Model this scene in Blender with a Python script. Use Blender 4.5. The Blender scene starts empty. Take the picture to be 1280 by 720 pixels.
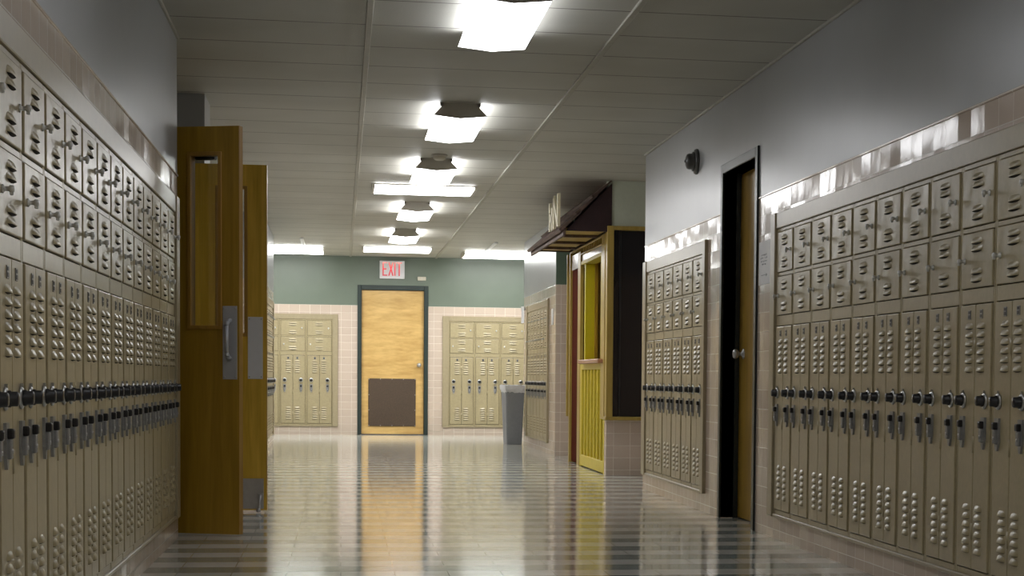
import bpy, bmesh, math, random
from mathutils import Matrix, Vector
random.seed(7)
scene = bpy.context.scene
COL = scene.collection
PI = math.pi

# ------------------------------------------------------------------ dimensions
XR, XL, YF, HC = 2.295, -0.829, 27.09, 2.566
M = 0.3742                                   # width of one locker column
CAP = 1.862                                  # top of the wall tile
LB, LT = 0.13, 1.655                         # locker bottom and top

# ------------------------------------------------------------------ materials
def new_mat(name):
    m = bpy.data.materials.new(name); m.use_nodes = True
    nt = m.node_tree
    return m, nt, nt.nodes['Principled BSDF']

def N(nt, kind, **kw):
    n = nt.nodes.new(kind)
    for k, v in kw.items():
        if k.startswith('i_'):
            n.inputs[k[2:].replace('_', ' ')].default_value = v
        else:
            setattr(n, k, v)
    return n

def math_node(nt, op, a, b=None, c=None):
    n = nt.nodes.new('ShaderNodeMath'); n.operation = op
    for i, v in enumerate((a, b, c)):
        if v is None: continue
        if isinstance(v, (int, float)): n.inputs[i].default_value = v
        else: nt.links.new(v, n.inputs[i])
    return n.outputs[0]

def ramp(nt, fac, stops):
    r = nt.nodes.new('ShaderNodeValToRGB')
    els = r.color_ramp.elements
    while len(els) < len(stops): els.new(0.5)
    for e, (p, c) in zip(els, stops):
        e.position = p; e.color = (*c, 1)
    nt.links.new(fac, r.inputs[0])
    return r.outputs[0]

def plain(name, col, rough=0.5, metal=0.0, var=0.06, bump=0.0, scale=30.0, spec=0.5, coat=0.0):
    m, nt, b = new_mat(name)
    tc = N(nt, 'ShaderNodeTexCoord')
    no = N(nt, 'ShaderNodeTexNoise', i_Scale=scale, i_Detail=4.0)
    nt.links.new(tc.outputs['Object'], no.inputs['Vector'])
    lo = tuple(max(0, c * (1 - var)) for c in col); hi = tuple(min(1, c * (1 + var)) for c in col)
    nt.links.new(ramp(nt, no.outputs['Fac'], [(0.3, lo), (0.7, hi)]), b.inputs['Base Color'])
    b.inputs['Roughness'].default_value = rough
    b.inputs['Metallic'].default_value = metal
    b.inputs['Specular IOR Level'].default_value = spec
    b.inputs['Coat Weight'].default_value = coat
    if bump:
        bp = N(nt, 'ShaderNodeBump', i_Strength=bump, i_Distance=0.01)
        nt.links.new(no.outputs['Fac'], bp.inputs['Height'])
        nt.links.new(bp.outputs['Normal'], b.inputs['Normal'])
    return m

def emit(name, col, strength):
    m, nt, b = new_mat(name)
    b.inputs['Base Color'].default_value = (0.8, 0.8, 0.8, 1)
    b.inputs['Emission Color'].default_value = (*col, 1)
    b.inputs['Emission Strength'].default_value = strength
    b.inputs['Roughness'].default_value = 0.3
    return m

def wall_uv(nt):
    """u runs along the wall (x or y by the face's direction), v is the height"""
    tc = N(nt, 'ShaderNodeTexCoord'); ge = N(nt, 'ShaderNodeNewGeometry')
    sp = N(nt, 'ShaderNodeSeparateXYZ'); sn = N(nt, 'ShaderNodeSeparateXYZ')
    nt.links.new(tc.outputs['Object'], sp.inputs[0]); nt.links.new(ge.outputs['True Normal'], sn.inputs[0])
    ax = math_node(nt, 'GREATER_THAN', math_node(nt, 'ABSOLUTE', sn.outputs['X']), 0.5)
    u = math_node(nt, 'ADD', math_node(nt, 'MULTIPLY', sp.outputs['Y'], ax),
                  math_node(nt, 'MULTIPLY', sp.outputs['X'], math_node(nt, 'SUBTRACT', 1.0, ax)))
    return tc, u, sp.outputs['Z']

def tile_material(name, c1, c2, joint):
    m, nt, b = new_mat(name)
    tc, u, z = wall_uv(nt)
    v = math_node(nt, 'SUBTRACT', z, CAP - 0.1067 * 17)
    co = N(nt, 'ShaderNodeCombineXYZ'); nt.links.new(u, co.inputs[0]); nt.links.new(v, co.inputs[1])
    br = N(nt, 'ShaderNodeTexBrick', offset=0.0, squash=1.0)
    nt.links.new(co.outputs[0], br.inputs['Vector'])
    br.inputs['Color1'].default_value = (*c1, 1); br.inputs['Color2'].default_value = (*c2, 1)
    br.inputs['Mortar'].default_value = (*joint, 1)
    br.inputs['Scale'].default_value = 1.0
    br.inputs['Mortar Size'].default_value = 0.0022
    br.inputs['Mortar Smooth'].default_value = 0.2
    br.inputs['Brick Width'].default_value = 0.147; br.inputs['Row Height'].default_value = 0.1067
    nt.links.new(br.outputs['Color'], b.inputs['Base Color'])
    # every tile is set at a slightly different tilt
    su, sv = math_node(nt, 'DIVIDE', u, 0.147), math_node(nt, 'DIVIDE', v, 0.1067)
    cell = N(nt, 'ShaderNodeCombineXYZ')
    nt.links.new(math_node(nt, 'FLOOR', su), cell.inputs[0]); nt.links.new(math_node(nt, 'FLOOR', sv), cell.inputs[1])
    wn = N(nt, 'ShaderNodeTexWhiteNoise', noise_dimensions='3D'); nt.links.new(cell.outputs[0], wn.inputs['Vector'])
    sc = N(nt, 'ShaderNodeSeparateColor'); nt.links.new(wn.outputs['Color'], sc.inputs[0])
    hu = math_node(nt, 'MULTIPLY', math_node(nt, 'SUBTRACT', sc.outputs[0], 0.5), math_node(nt, 'MULTIPLY', math_node(nt, 'FRACT', su), 0.147 * 0.05))
    hv = math_node(nt, 'MULTIPLY', math_node(nt, 'SUBTRACT', sc.outputs[1], 0.5), math_node(nt, 'MULTIPLY', math_node(nt, 'FRACT', sv), 0.1067 * 0.07))
    no = N(nt, 'ShaderNodeTexNoise', i_Scale=9.0, i_Detail=2.0)
    nt.links.new(tc.outputs['Object'], no.inputs['Vector'])
    ht = math_node(nt, 'ADD', math_node(nt, 'ADD', hu, hv), math_node(nt, 'MULTIPLY', no.outputs['Fac'], 0.0016))
    b1 = N(nt, 'ShaderNodeBump', i_Strength=1.0, i_Distance=1.0)
    nt.links.new(ht, b1.inputs['Height'])
    b2 = N(nt, 'ShaderNodeBump', i_Strength=0.4, i_Distance=0.002, invert=True)
    nt.links.new(br.outputs['Fac'], b2.inputs['Height']); nt.links.new(b1.outputs['Normal'], b2.inputs['Normal'])
    nt.links.new(b2.outputs['Normal'], b.inputs['Normal'])
    b.inputs['Roughness'].default_value = 0.16
    b.inputs['Specular IOR Level'].default_value = 0.28
    return m

def wood(name, dark, light, scale=(9, 9, 1.0), rough=0.32, bands=6.0):
    m, nt, b = new_mat(name)
    tc = N(nt, 'ShaderNodeTexCoord'); mp = N(nt, 'ShaderNodeMapping'); mp.inputs['Scale'].default_value = scale
    nt.links.new(tc.outputs['Object'], mp.inputs[0])
    n1 = N(nt, 'ShaderNodeTexNoise', i_Scale=1.4, i_Detail=6.0, i_Distortion=0.6)
    nt.links.new(mp.outputs[0], n1.inputs['Vector'])
    n2 = N(nt, 'ShaderNodeTexNoise', i_Scale=bands, i_Detail=3.0)
    nt.links.new(mp.outputs[0], n2.inputs['Vector'])
    f = math_node(nt, 'ADD', math_node(nt, 'MULTIPLY', n1.outputs['Fac'], 0.7), math_node(nt, 'MULTIPLY', n2.outputs['Fac'], 0.3))
    nt.links.new(ramp(nt, f, [(0.32, dark), (0.68, light)]), b.inputs['Base Color'])
    b.inputs['Roughness'].default_value = rough
    return m

MT = {}
MT['tile'] = tile_material('glazed_tile', (0.60, 0.49, 0.405), (0.565, 0.46, 0.38), (0.82, 0.76, 0.68))  # pale joints carry the light reflected along them in their colour
MT['paint'] = plain('pale_wall_paint', (0.36, 0.37, 0.38), 0.30, var=0.03, bump=0.12, scale=3.0)
MT['green'] = plain('sage_green_paint', (0.155, 0.19, 0.148), 0.35, var=0.04, bump=0.1, scale=4.0)
MT['palegreen'] = plain('pale_green_paint', (0.54, 0.58, 0.48), 0.4, var=0.03)
MT['darkgreen'] = plain('dark_green_paint', (0.10, 0.15, 0.11), 0.4, var=0.05)
MT['dark'] = plain('dark_gap', (0.02, 0.018, 0.015), 0.8)  # near-black colour standing for shade in gaps and louver slits
MT['black_frame'] = plain('black_enamel', (0.012, 0.016, 0.014), 0.35)
MT['green_frame'] = plain('dark_green_enamel', (0.022, 0.036, 0.032), 0.4)
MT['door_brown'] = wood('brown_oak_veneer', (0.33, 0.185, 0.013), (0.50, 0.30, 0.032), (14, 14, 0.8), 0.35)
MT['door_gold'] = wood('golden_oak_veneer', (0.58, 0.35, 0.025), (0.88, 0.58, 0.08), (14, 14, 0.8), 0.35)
MT['door_edge'] = wood('oak_edge', (0.36, 0.19, 0.03), (0.46, 0.26, 0.05), (20, 20, 1.0), 0.4)
MT['door_far'] = wood('figured_birch_veneer', (0.48, 0.28, 0.085), (0.74, 0.50, 0.19), (1.6, 2, 6.5), 0.3)
MT['door_right'] = wood('dark_oak_veneer', (0.30, 0.18, 0.025), (0.46, 0.29, 0.045), (14, 14, 0.7), 0.33)
MT['steel'] = plain('brushed_steel', (0.52, 0.52, 0.53), 0.38, 0.85)
MT['plate'] = plain('satin_aluminium', (0.55, 0.56, 0.60), 0.5, 0.35, var=0.03)
MT['push_white'] = plain('pale_push_plate', (0.80, 0.82, 0.88), 0.35, var=0.02)
MT['chrome'] = plain('chrome', (0.55, 0.55, 0.55), 0.28, 0.9)
MT['black'] = plain('black_plastic', (0.016, 0.015, 0.016), 0.35)
MT['iron'] = plain('worn_latch_metal', (0.30, 0.30, 0.30), 0.4, 0.4, var=0.2)
MT['latch'] = plain('worn_chrome_latch', (0.64, 0.64, 0.62), 0.3, 0.3, var=0.1)
MT['kick'] = plain('brown_grille', (0.075, 0.048, 0.03), 0.6, var=0.45, scale=160.0)
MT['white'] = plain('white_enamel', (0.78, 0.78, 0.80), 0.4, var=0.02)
MT['cap'] = plain('fixture_end_grey', (0.62, 0.59, 0.53), 0.5, var=0.03)
MT['beige_plastic'] = plain('beige_plastic', (0.62, 0.58, 0.48), 0.45)
MT['paper'] = plain('paper', (0.88, 0.88, 0.90), 0.5, var=0.03)
MT['ink'] = plain('faint_ink', (0.30, 0.31, 0.34), 0.8)
MT['yellow'] = plain('yellow_paint', (0.45, 0.35, 0.006), 0.5, var=0.06)
MT['pale_yellow'] = plain('pale_yellow_paint', (0.66, 0.53, 0.06), 0.42, var=0.05)
MT['bright_yellow'] = plain('bright_yellow_paint', (0.62, 0.52, 0.012), 0.4, var=0.03)
MT['stand_wood'] = wood('stained_trim_wood', (0.34, 0.23, 0.045), (0.50, 0.36, 0.09), (14, 14, 1.0), 0.35)
MT['soffit'] = wood('soffit_boards', (0.36, 0.25, 0.05), (0.50, 0.36, 0.09), (3, 14, 3), 0.5)
MT['red'] = plain('dark_red_paint', (0.085, 0.012, 0.003), 0.8, var=0.1, spec=0.04)
MT['maroon'] = plain('maroon_board', (0.030, 0.012, 0.014), 0.7, var=0.15)
MT['shingle'] = wood('weathered_shingle', (0.05, 0.03, 0.022), (0.15, 0.095, 0.075), (8, 2, 8), 0.7)
MT['shelf_brown'] = plain('pinkish_brown_shelf', (0.42, 0.21, 0.12), 0.4)
MT['cream'] = plain('cream_letter', (0.62, 0.56, 0.38), 0.5)
MT['transom'] = plain('white_gloss_transom', (0.88, 0.86, 0.92), 0.2, var=0.05, scale=9.0)  # plain glossy white panel
MT['darkglass'] = plain('dark_window_glass', (0.016, 0.013, 0.014), 0.09, var=0.03, scale=2.0)
MT['can'] = plain('grey_plastic_bin', (0.23, 0.24, 0.265), 0.42, var=0.04)
MT['liner'] = plain('white_liner', (0.66, 0.67, 0.70), 0.35, bump=0.5, scale=25.0)
MT['bell'] = plain('grey_bell_enamel', (0.085, 0.085, 0.082), 0.35, 0.4)
MT['trim_grey'] = plain('grey_ceiling_bar', (0.40, 0.385, 0.33), 0.5, var=0.08)

# locker enamel, with gentle dents in the sheet metal
def locker_material(name, col, dent):
    m, nt, b = new_mat(name)
    tc = N(nt, 'ShaderNodeTexCoord'); oi = N(nt, 'ShaderNodeObjectInfo')
    va = N(nt, 'ShaderNodeVectorMath', operation='ADD')
    sc = N(nt, 'ShaderNodeVectorMath', operation='SCALE'); sc.inputs['Scale'].default_value = 9.0
    cb = N(nt, 'ShaderNodeCombineXYZ')
    for i in range(3): nt.links.new(oi.outputs['Random'], cb.inputs[i])
    nt.links.new(cb.outputs[0], sc.inputs[0])
    nt.links.new(tc.outputs['Object'], va.inputs[0]); nt.links.new(sc.outputs[0], va.inputs[1])
    no = N(nt, 'ShaderNodeTexNoise', i_Scale=7.0, i_Detail=1.5)
    nt.links.new(va.outputs[0], no.inputs['Vector'])
    bp = N(nt, 'ShaderNodeBump', i_Strength=dent, i_Distance=0.012)
    nt.links.new(no.outputs['Fac'], bp.inputs['Height']); nt.links.new(bp.outputs['Normal'], b.inputs['Normal'])
    n2 = N(nt, 'ShaderNodeTexNoise', i_Scale=45.0, i_Detail=4.0)
    nt.links.new(va.outputs[0], n2.inputs['Vector'])
    lo = tuple(c * 0.93 for c in col); hi = tuple(c * 1.06 for c in col)
    nt.links.new(ramp(nt, n2.outputs['Fac'], [(0.3, lo), (0.7, hi)]), b.inputs['Base Color'])
    b.inputs['Roughness'].default_value = 0.30
    return m
LC = (0.40, 0.335, 0.20)
MT['locker'] = locker_material('beige_locker_enamel', LC, 0.12)
MT['box'] = locker_material('beige_locker_enamel_dented', LC, 0.55)
MT['casing'] = plain('beige_casing', (0.36, 0.30, 0.19), 0.3, var=0.05)

# floor: nine inch tiles, rows alternating cream and grey-green, waxed
def floor_material():
    m, nt, b = new_mat('waxed_floor_tile')
    tc = N(nt, 'ShaderNodeTexCoord'); sp = N(nt, 'ShaderNodeSeparateXYZ')
    nt.links.new(tc.outputs['Object'], sp.inputs[0])
    P = 0.4572
    s = math_node(nt, 'FRACT', math_node(nt, 'DIVIDE', math_node(nt, 'SUBTRACT', sp.outputs['Y'], 9.591 - P * 30.25), P))
    band = math_node(nt, 'LESS_THAN', s, 0.5)
    fx = math_node(nt, 'FRACT', math_node(nt, 'DIVIDE', sp.outputs['X'], P / 2))
    fy = math_node(nt, 'FRACT', math_node(nt, 'MULTIPLY', s, 2.0))
    jx = math_node(nt, 'LESS_THAN', math_node(nt, 'ABSOLUTE', math_node(nt, 'SUBTRACT', fx, 0.5)), 0.493)
    jy = math_node(nt, 'LESS_THAN', math_node(nt, 'ABSOLUTE', math_node(nt, 'SUBTRACT', fy, 0.5)), 0.493)
    jn = math_node(nt, 'MULTIPLY', jx, jy)
    no = N(nt, 'ShaderNodeTexNoise', i_Scale=9.0, i_Detail=6.0, i_Roughness=0.7)
    nt.links.new(tc.outputs['Object'], no.inputs['Vector'])
    c1 = ramp(nt, no.outputs['Fac'], [(0.3, (0.74, 0.715, 0.65)), (0.7, (0.84, 0.815, 0.75))])
    c2 = ramp(nt, no.outputs['Fac'], [(0.3, (0.32, 0.36, 0.325)), (0.7, (0.40, 0.44, 0.40))])
    mx = N(nt, 'ShaderNodeMix', data_type='RGBA')
    nt.links.new(band, mx.inputs[0]); nt.links.new(c1, mx.inputs[6]); nt.links.new(c2, mx.inputs[7])
    mj = N(nt, 'ShaderNodeMix', data_type='RGBA'); mj.inputs[6].default_value = (0.16, 0.15, 0.13, 1)
    nt.links.new(jn, mj.inputs[0]); nt.links.new(mx.outputs[2], mj.inputs[7])
    nt.links.new(mj.outputs[2], b.inputs['Base Color'])
    wv = N(nt, 'ShaderNodeTexNoise', i_Scale=2.6, i_Detail=2.0)
    nt.links.new(tc.outputs['Object'], wv.inputs['Vector'])
    bp = N(nt, 'ShaderNodeBump', i_Strength=0.025, i_Distance=0.02)
    nt.links.new(wv.outputs['Fac'], bp.inputs['Height']); nt.links.new(bp.outputs['Normal'], b.inputs['Normal'])
    nt.links.new(bp.outputs['Normal'], b.inputs['Coat Normal'])
    b.inputs['Roughness'].default_value = 0.10
    b.inputs['Specular IOR Level'].default_value = 0.58
    b.inputs['Coat Weight'].default_value = 0.0
    return m
MT['floor'] = floor_material()

# ceiling: two foot rows with thin joints, the gap shadow painted as dark lines
def ceiling_material():
    m, nt, b = new_mat('ceiling_panels')
    tc = N(nt, 'ShaderNodeTexCoord'); sp = N(nt, 'ShaderNodeSeparateXYZ')
    nt.links.new(tc.outputs['Object'], sp.inputs[0])
    f = math_node(nt, 'FRACT', math_node(nt, 'DIVIDE', math_node(nt, 'SUBTRACT', sp.outputs['Y'], 9.898 - 0.6096 * 40.5), 0.6096))
    d = math_node(nt, 'ABSOLUTE', math_node(nt, 'SUBTRACT', f, 0.5))
    j = math_node(nt, 'GREATER_THAN', d, 0.013)
    no = N(nt, 'ShaderNodeTexNoise', i_Scale=1.7, i_Detail=3.0)
    nt.links.new(tc.outputs['Object'], no.inputs['Vector'])
    fi = N(nt, 'ShaderNodeTexNoise', i_Scale=90.0, i_Detail=3.0)
    nt.links.new(tc.outputs['Object'], fi.inputs['Vector'])
    c = ramp(nt, no.outputs['Fac'], [(0.3, (0.47, 0.46, 0.41)), (0.7, (0.54, 0.53, 0.48))])
    mj = N(nt, 'ShaderNodeMix', data_type='RGBA'); mj.inputs[6].default_value = (0.13, 0.12, 0.10, 1)
    nt.links.new(j, mj.inputs[0]); nt.links.new(c, mj.inputs[7])
    nt.links.new(mj.outputs[2], b.inputs['Base Color'])
    bp = N(nt, 'ShaderNodeBump', i_Strength=0.25, i_Distance=0.004)
    nt.links.new(fi.outputs['Fac'], bp.inputs['Height']); nt.links.new(bp.outputs['Normal'], b.inputs['Normal'])
    b.inputs['Roughness'].default_value = 0.55
    return m
MT['ceiling'] = ceiling_material()

def glass_material():
    m, nt, b = new_mat('clear_glass')
    b.inputs['Transmission Weight'].default_value = 1.0
    b.inputs['Roughness'].default_value = 0.02
    b.inputs['Base Color'].default_value = (0.92, 0.96, 0.94, 1)
    return m
MT['glass'] = glass_material()

LAMP = (1.0, 0.985, 0.97)
MT['lens_near'] = emit('lamp_lens_dim', (0.93, 0.95, 1.0), 2.5)
MT['lens_second'] = emit('lamp_lens_mid', (0.96, 0.97, 1.0), 3.6)
MT['lens'] = emit('lamp_lens', (0.98, 0.985, 1.0), 6.0)
MT['lens_added'] = emit('added_lamp_lens', (0.98, 0.985, 1.0), 4.2)  # for the added lamps out of view
MT['lens_big'] = emit('troffer_lens', (0.99, 0.985, 1.0), 5.0)
MT['lens_cross'] = emit('cross_corridor_lens', (0.98, 1.0, 0.98), 8.0)

def exit_red():
    m, nt, b = new_mat('lit_red_letters')
    tc = N(nt, 'ShaderNodeTexCoord'); sp = N(nt, 'ShaderNodeSeparateXYZ')
    nt.links.new(tc.outputs['Object'], sp.inputs[0])
    # bulb glow painted into the letters, brighter towards the top
    f = math_node(nt, 'DIVIDE', math_node(nt, 'SUBTRACT', sp.outputs['Z'], 2.29), 0.2)
    nt.links.new(ramp(nt, f, [(0.0, (0.35, 0.03, 0.06)), (0.65, (0.95, 0.10, 0.10)), (0.9, (1.0, 0.45, 0.38)), (1.0, (1.0, 0.7, 0.6))]), b.inputs['Emission Color'])
    b.inputs['Base Color'].default_value = (0.5, 0.03, 0.05, 1)
    b.inputs['Emission Strength'].default_value = 0.3
    return m
MT['exit_red'] = exit_red()

# ------------------------------------------------------------------ mesh building
class MB:
    def __init__(self): self.bm = bmesh.new()
    def _mark(self, faces, mi, smooth=False):
        for f in faces: f.material_index = mi; f.smooth = smooth
    def box(self, x0, x1, y0, y1, z0, z1, mi=0, bevel=0.0, seg=1, mat=None):
        t = bmesh.new()
        bmesh.ops.create_cube(t, size=1.0)
        for v in t.verts:
            v.co = Vector(((x0 + x1) / 2 + v.co.x * abs(x1 - x0), (y0 + y1) / 2 + v.co.y * abs(y1 - y0), (z0 + z1) / 2 + v.co.z * abs(z1 - z0)))
        if bevel:
            bmesh.ops.bevel(t, geom=list(t.edges), offset=bevel, segments=seg, profile=0.5, affect='EDGES')
        self.merge(t, mi, mat); return self
    def merge(self, t, mi=0, mat=None, smooth=False):
        vm = {}
        for v in t.verts:
            vm[v] = self.bm.verts.new(mat @ v.co if mat else v.co)
        for f in t.faces:
            try:
                g = self.bm.faces.new([vm[v] for v in f.verts]); g.material_index = mi; g.smooth = smooth or f.smooth
            except ValueError: pass
        t.free()
    def lathe(self, prof, mat=None, mi=0, n=20, smooth=True):
        """profile of (radius, height) revolved about z"""
        t = bmesh.new(); rings = []
        for r, h in prof:
            if r < 1e-6: rings.append([t.verts.new((0, 0, h))])
            else: rings.append([t.verts.new((r * math.cos(2 * PI * k / n), r * math.sin(2 * PI * k / n), h)) for k in range(n)])
        for a, b in zip(rings, rings[1:]):
            for k in range(n):
                k2 = (k + 1) % n
                if len(a) == 1 and len(b) == 1: continue
                if len(a) == 1: t.faces.new((a[0], b[k], b[k2]))
                elif len(b) == 1: t.faces.new((a[k], b[0], a[k2]))
                else: t.faces.new((a[k], b[k], b[k2], a[k2]))
        self.merge(t, mi, mat, smooth); return self
    def prism(self, pts, axis, a0, a1, mi=0, mat=None):
        """polygon extruded along an axis; pts are in the other two coordinates"""
        def P(u, v, a):
            return {'x': (a, u, v), 'y': (u, a, v), 'z': (u, v, a)}[axis]
        t = bmesh.new()
        A = [t.verts.new(P(u, v, a0)) for u, v in pts]; B = [t.verts.new(P(u, v, a1)) for u, v in pts]
        n = len(pts)
        t.faces.new(A); t.faces.new(B[::-1])
        for k in range(n): t.faces.new((A[k], B[k], B[(k + 1) % n], A[(k + 1) % n]))
        bmesh.ops.recalc_face_normals(t, faces=list(t.faces))
        self.merge(t, mi, mat); return self
    def bar(self, p, q, r, mi=0, n=8):
        p, q = Vector(p), Vector(q); d = q - p
        mat = Matrix.Translation(p) @ d.to_track_quat('Z', 'Y').to_matrix().to_4x4()
        return self.lathe([(0, 0), (r, 0), (r, d.length), (0, d.length)], mat, mi, n)
    def stroke(self, p, q, w, y0, y1, mi=0):
        """flat bar between two points of the xz plane, given width and depth range"""
        (x0, z0), (x1, z1) = p, q
        dx, dz = x1 - x0, z1 - z0; L = math.hypot(dx, dz); nx, nz = -dz / L * w / 2, dx / L * w / 2
        return self.prism([(x0 + nx, z0 + nz), (x1 + nx, z1 + nz), (x1 - nx, z1 - nz), (x0 - nx, z0 - nz)], 'y', y0, y1, mi)
    def build(self, name, mats, parent=None, loc=None, rotz=0.0, fix=True):
        if fix: bmesh.ops.recalc_face_normals(self.bm, faces=list(self.bm.faces))
        me = bpy.data.meshes.new(name); self.bm.to_mesh(me); self.bm.free()
        for m in (mats if isinstance(mats, (list, tuple)) else [mats]):
            me.materials.append(MT[m] if isinstance(m, str) else m)
        o = bpy.data.objects.new(name, me); COL.objects.link(o)
        if loc: o.location = loc
        o.rotation_euler.z = rotz
        if parent: o.parent = parent
        return o

def tag(o, label=None, cat=None, group=None, kind=None):
    if label: o['label'] = label
    if cat: o['category'] = cat
    if group: o['group'] = group
    if kind: o['kind'] = kind
    return o

def thing(name, label, cat, loc=(0, 0, 0), rotz=0.0, group=None):
    o = bpy.data.objects.new(name, None); COL.objects.link(o)
    o.empty_display_size = 0.2
    o.location = loc; o.rotation_euler.z = rotz
    return tag(o, label, cat, group)

def structure(name, label=None, cat=None, loc=(0, 0, 0), rotz=0.0):
    o = thing(name, label, cat, loc, rotz); o['kind'] = 'structure'; return o

KIDS = {}
def copy_tree(o, parent=None):
    c = o.copy(); COL.objects.link(c)
    if parent: c.parent = parent
    for ch in list(o.children): copy_tree(ch, c)
    return c

# ------------------------------------------------------------------ setting
def wall(name, pieces, mats):
    mb = MB()
    for (x0, x1, y0, y1, z0, z1, mi) in pieces: mb.box(x0, x1, y0, y1, z0, z1, mi)
    return tag(mb.build(name, mats), kind='structure')

def strip(xa, xb, ya, yb, z0=0.0, z1=HC):
    """full wall block split at the tile cap: tile below, paint above"""
    out = []
    if z0 < CAP: out.append((xa, xb, ya, yb, z0, min(z1, CAP), 0))
    if z1 > CAP: out.append((xa, xb, ya, yb, max(z0, CAP), z1, 1))
    return out

TH = 0.36
def niche(xa, xb, ya, yb):                     # wall above and below a bank of lockers
    return strip(xa, xb, ya, yb, 0, LB) + strip(xa, xb, ya, yb, LT, HC)

R0 = 9.671                                     # far end of the near right bank
NR = 11
R2 = 13.93; R3 = 23.06; L0 = 4.712 - M; NL = 14; L3 = 20.81
DY0, DY1, DZ = 10.215, 11.115, 2.10            # opening of the door in the right wall
x0, x1 = XR, XR + TH
rp = strip(x0, x1, -3.0, R0 - NR * M) + niche(x0, x1, R0 - NR * M, R0) + strip(x0, x1, R0, DY0) + strip(x0, x1, DY0, DY1, DZ, HC)
rp += strip(x0, x1, DY1, R2 - 6 * M) + niche(x0, x1, R2 - 6 * M, R2) + strip(x0, x1, R2, 14.098)
rp += strip(x0 + TH, 3.95, 13.74, 14.098)                                   # return into the side bay
rp += strip(3.95, 4.1, 13.74, 16.4)                                         # back of the side bay
rp += strip(x0, x1, 20.12, R3 - 6 * M) + niche(x0, x1, R3 - 6 * M, R3) + strip(x0, x1, R3, 23.66)
rp += strip(x0 + TH, 3.95, 20.25, 20.4) + strip(3.95, 4.1, 18.5, 20.4)
rp += strip(x0 + TH, 7.6, 23.5, 23.66) + strip(7.6, 7.75, 23.5, YF)
wall('wall_right', rp, ['tile', 'paint'])
x0, x1 = XL - TH, XL
lp = strip(x0, x1, -3.0, L0) + niche(x0, x1, L0, L0 + NL * M) + strip(x0, x1, L0 + NL * M, 9.845)
lp += strip(x0 - 0.25, x0 + 0.001, 9.70, 9.845) + strip(x0 - 0.4, x0 - 0.25, 9.70, 20.3)
lp += strip(x0 - 0.25, x1, 11.80, 12.28)
lp += strip(x0, x1, 20.15, L3) + niche(x0, x1, L3, L3 + 6 * M) + strip(x0, x1, L3 + 6 * M, 23.64)
lp += strip(x0 - 0.25, x0, 20.15, 20.3) + strip(-6.1, x0, 23.5, 23.64) + strip(-6.25, -6.1, 23.5, YF)
wall('wall_left', lp, ['tile', 'paint'])
y0, y1 = YF, YF + TH
F0, FL = 1.537, -0.12 - 3 * M
FX0, FX1 = 0.285, 1.182                        # far door opening
fp = strip(-6.1, FL, y0, y1) + niche(FL, FL + 3 * M, y0, y1) + strip(FL + 3 * M, FX0, y0, y1) + strip(FX0, FX1, y0, y1, DZ - 0.008, HC)
fp += strip(FX1, F0, y0, y1) + niche(F0, F0 + 3 * M, y0, y1) + strip(F0 + 3 * M, 7.6, y0, y1)
wall('wall_far', fp, ['tile', 'green'])
# kiosk end wall facing down the corridor, in the side bay
KY = 16.06
kw = [(2.285, 3.95, KY, KY + 0.12, 0.0, 0.49, 0), (2.285, 3.95, KY, KY + 0.12, 2.175, HC, 1), (3.2, 3.95, KY, KY + 0.12, 0.49, 2.175, 0)]
wall('wall_bay', kw, ['tile', 'palegreen'])
gw = [(XR + 0.001, 3.95, 20.09, 20.118, 0.0, CAP, 0), (XR + 0.001, 3.95, 20.09, 20.118, CAP, HC, 1)]
wall('wall_passage', gw, ['tile', 'darkgreen'])

mb = MB(); mb.box(-6.3, 7.8, -3.0, 27.5, -0.12, 0.0); tag(mb.build('floor', 'floor'), kind='structure')
mb = MB(); mb.box(-6.3, 7.8, -3.0, 27.5, HC, HC + 0.12); tag(mb.build('ceiling', 'ceiling'), kind='structure')
mb = MB(); mb.box(-1.6, 4.1, -3.12, -3.0, 0, HC); tag(mb.build('wall_near', 'paint'), kind='structure')

TRIM = [0]
def trim(boxes, mat, bevel=0.003):
    TRIM[0] += 1
    mb = MB()
    for b in boxes: mb.box(*b, bevel=bevel)
    return tag(mb.build('trim_%d' % TRIM[0], mat), kind='structure')
# ceiling bars along the corridor and the wall angles
for gx in (0.1303, 0.1303 + 1.2192):
    trim([(gx - 0.016, gx + 0.016, -3, YF, HC - 0.012, HC + 0.004)], 'trim_grey')
trim([(XR - 0.014, XR + 0.002, -3, 14.098, HC - 0.014, HC + 0.002)], 'trim_grey')
trim([(XL - 0.002, XL + 0.014, -3, 9.845, HC - 0.014, HC + 0.002)], 'trim_grey')
# cap beads on the tile
trim([(XR - 0.006, XR + 0.004, -3, DY0 - 0.066, CAP - 0.006, CAP + 0.004)], 'tile', 0.002)
trim([(XR - 0.006, XR + 0.004, DY1 + 0.07, 14.095, CAP - 0.006, CAP + 0.004)], 'tile', 0.002)
trim([(XL - 0.004, XL + 0.006, -3, 9.845, CAP - 0.006, CAP + 0.004)], 'tile', 0.002)

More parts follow.
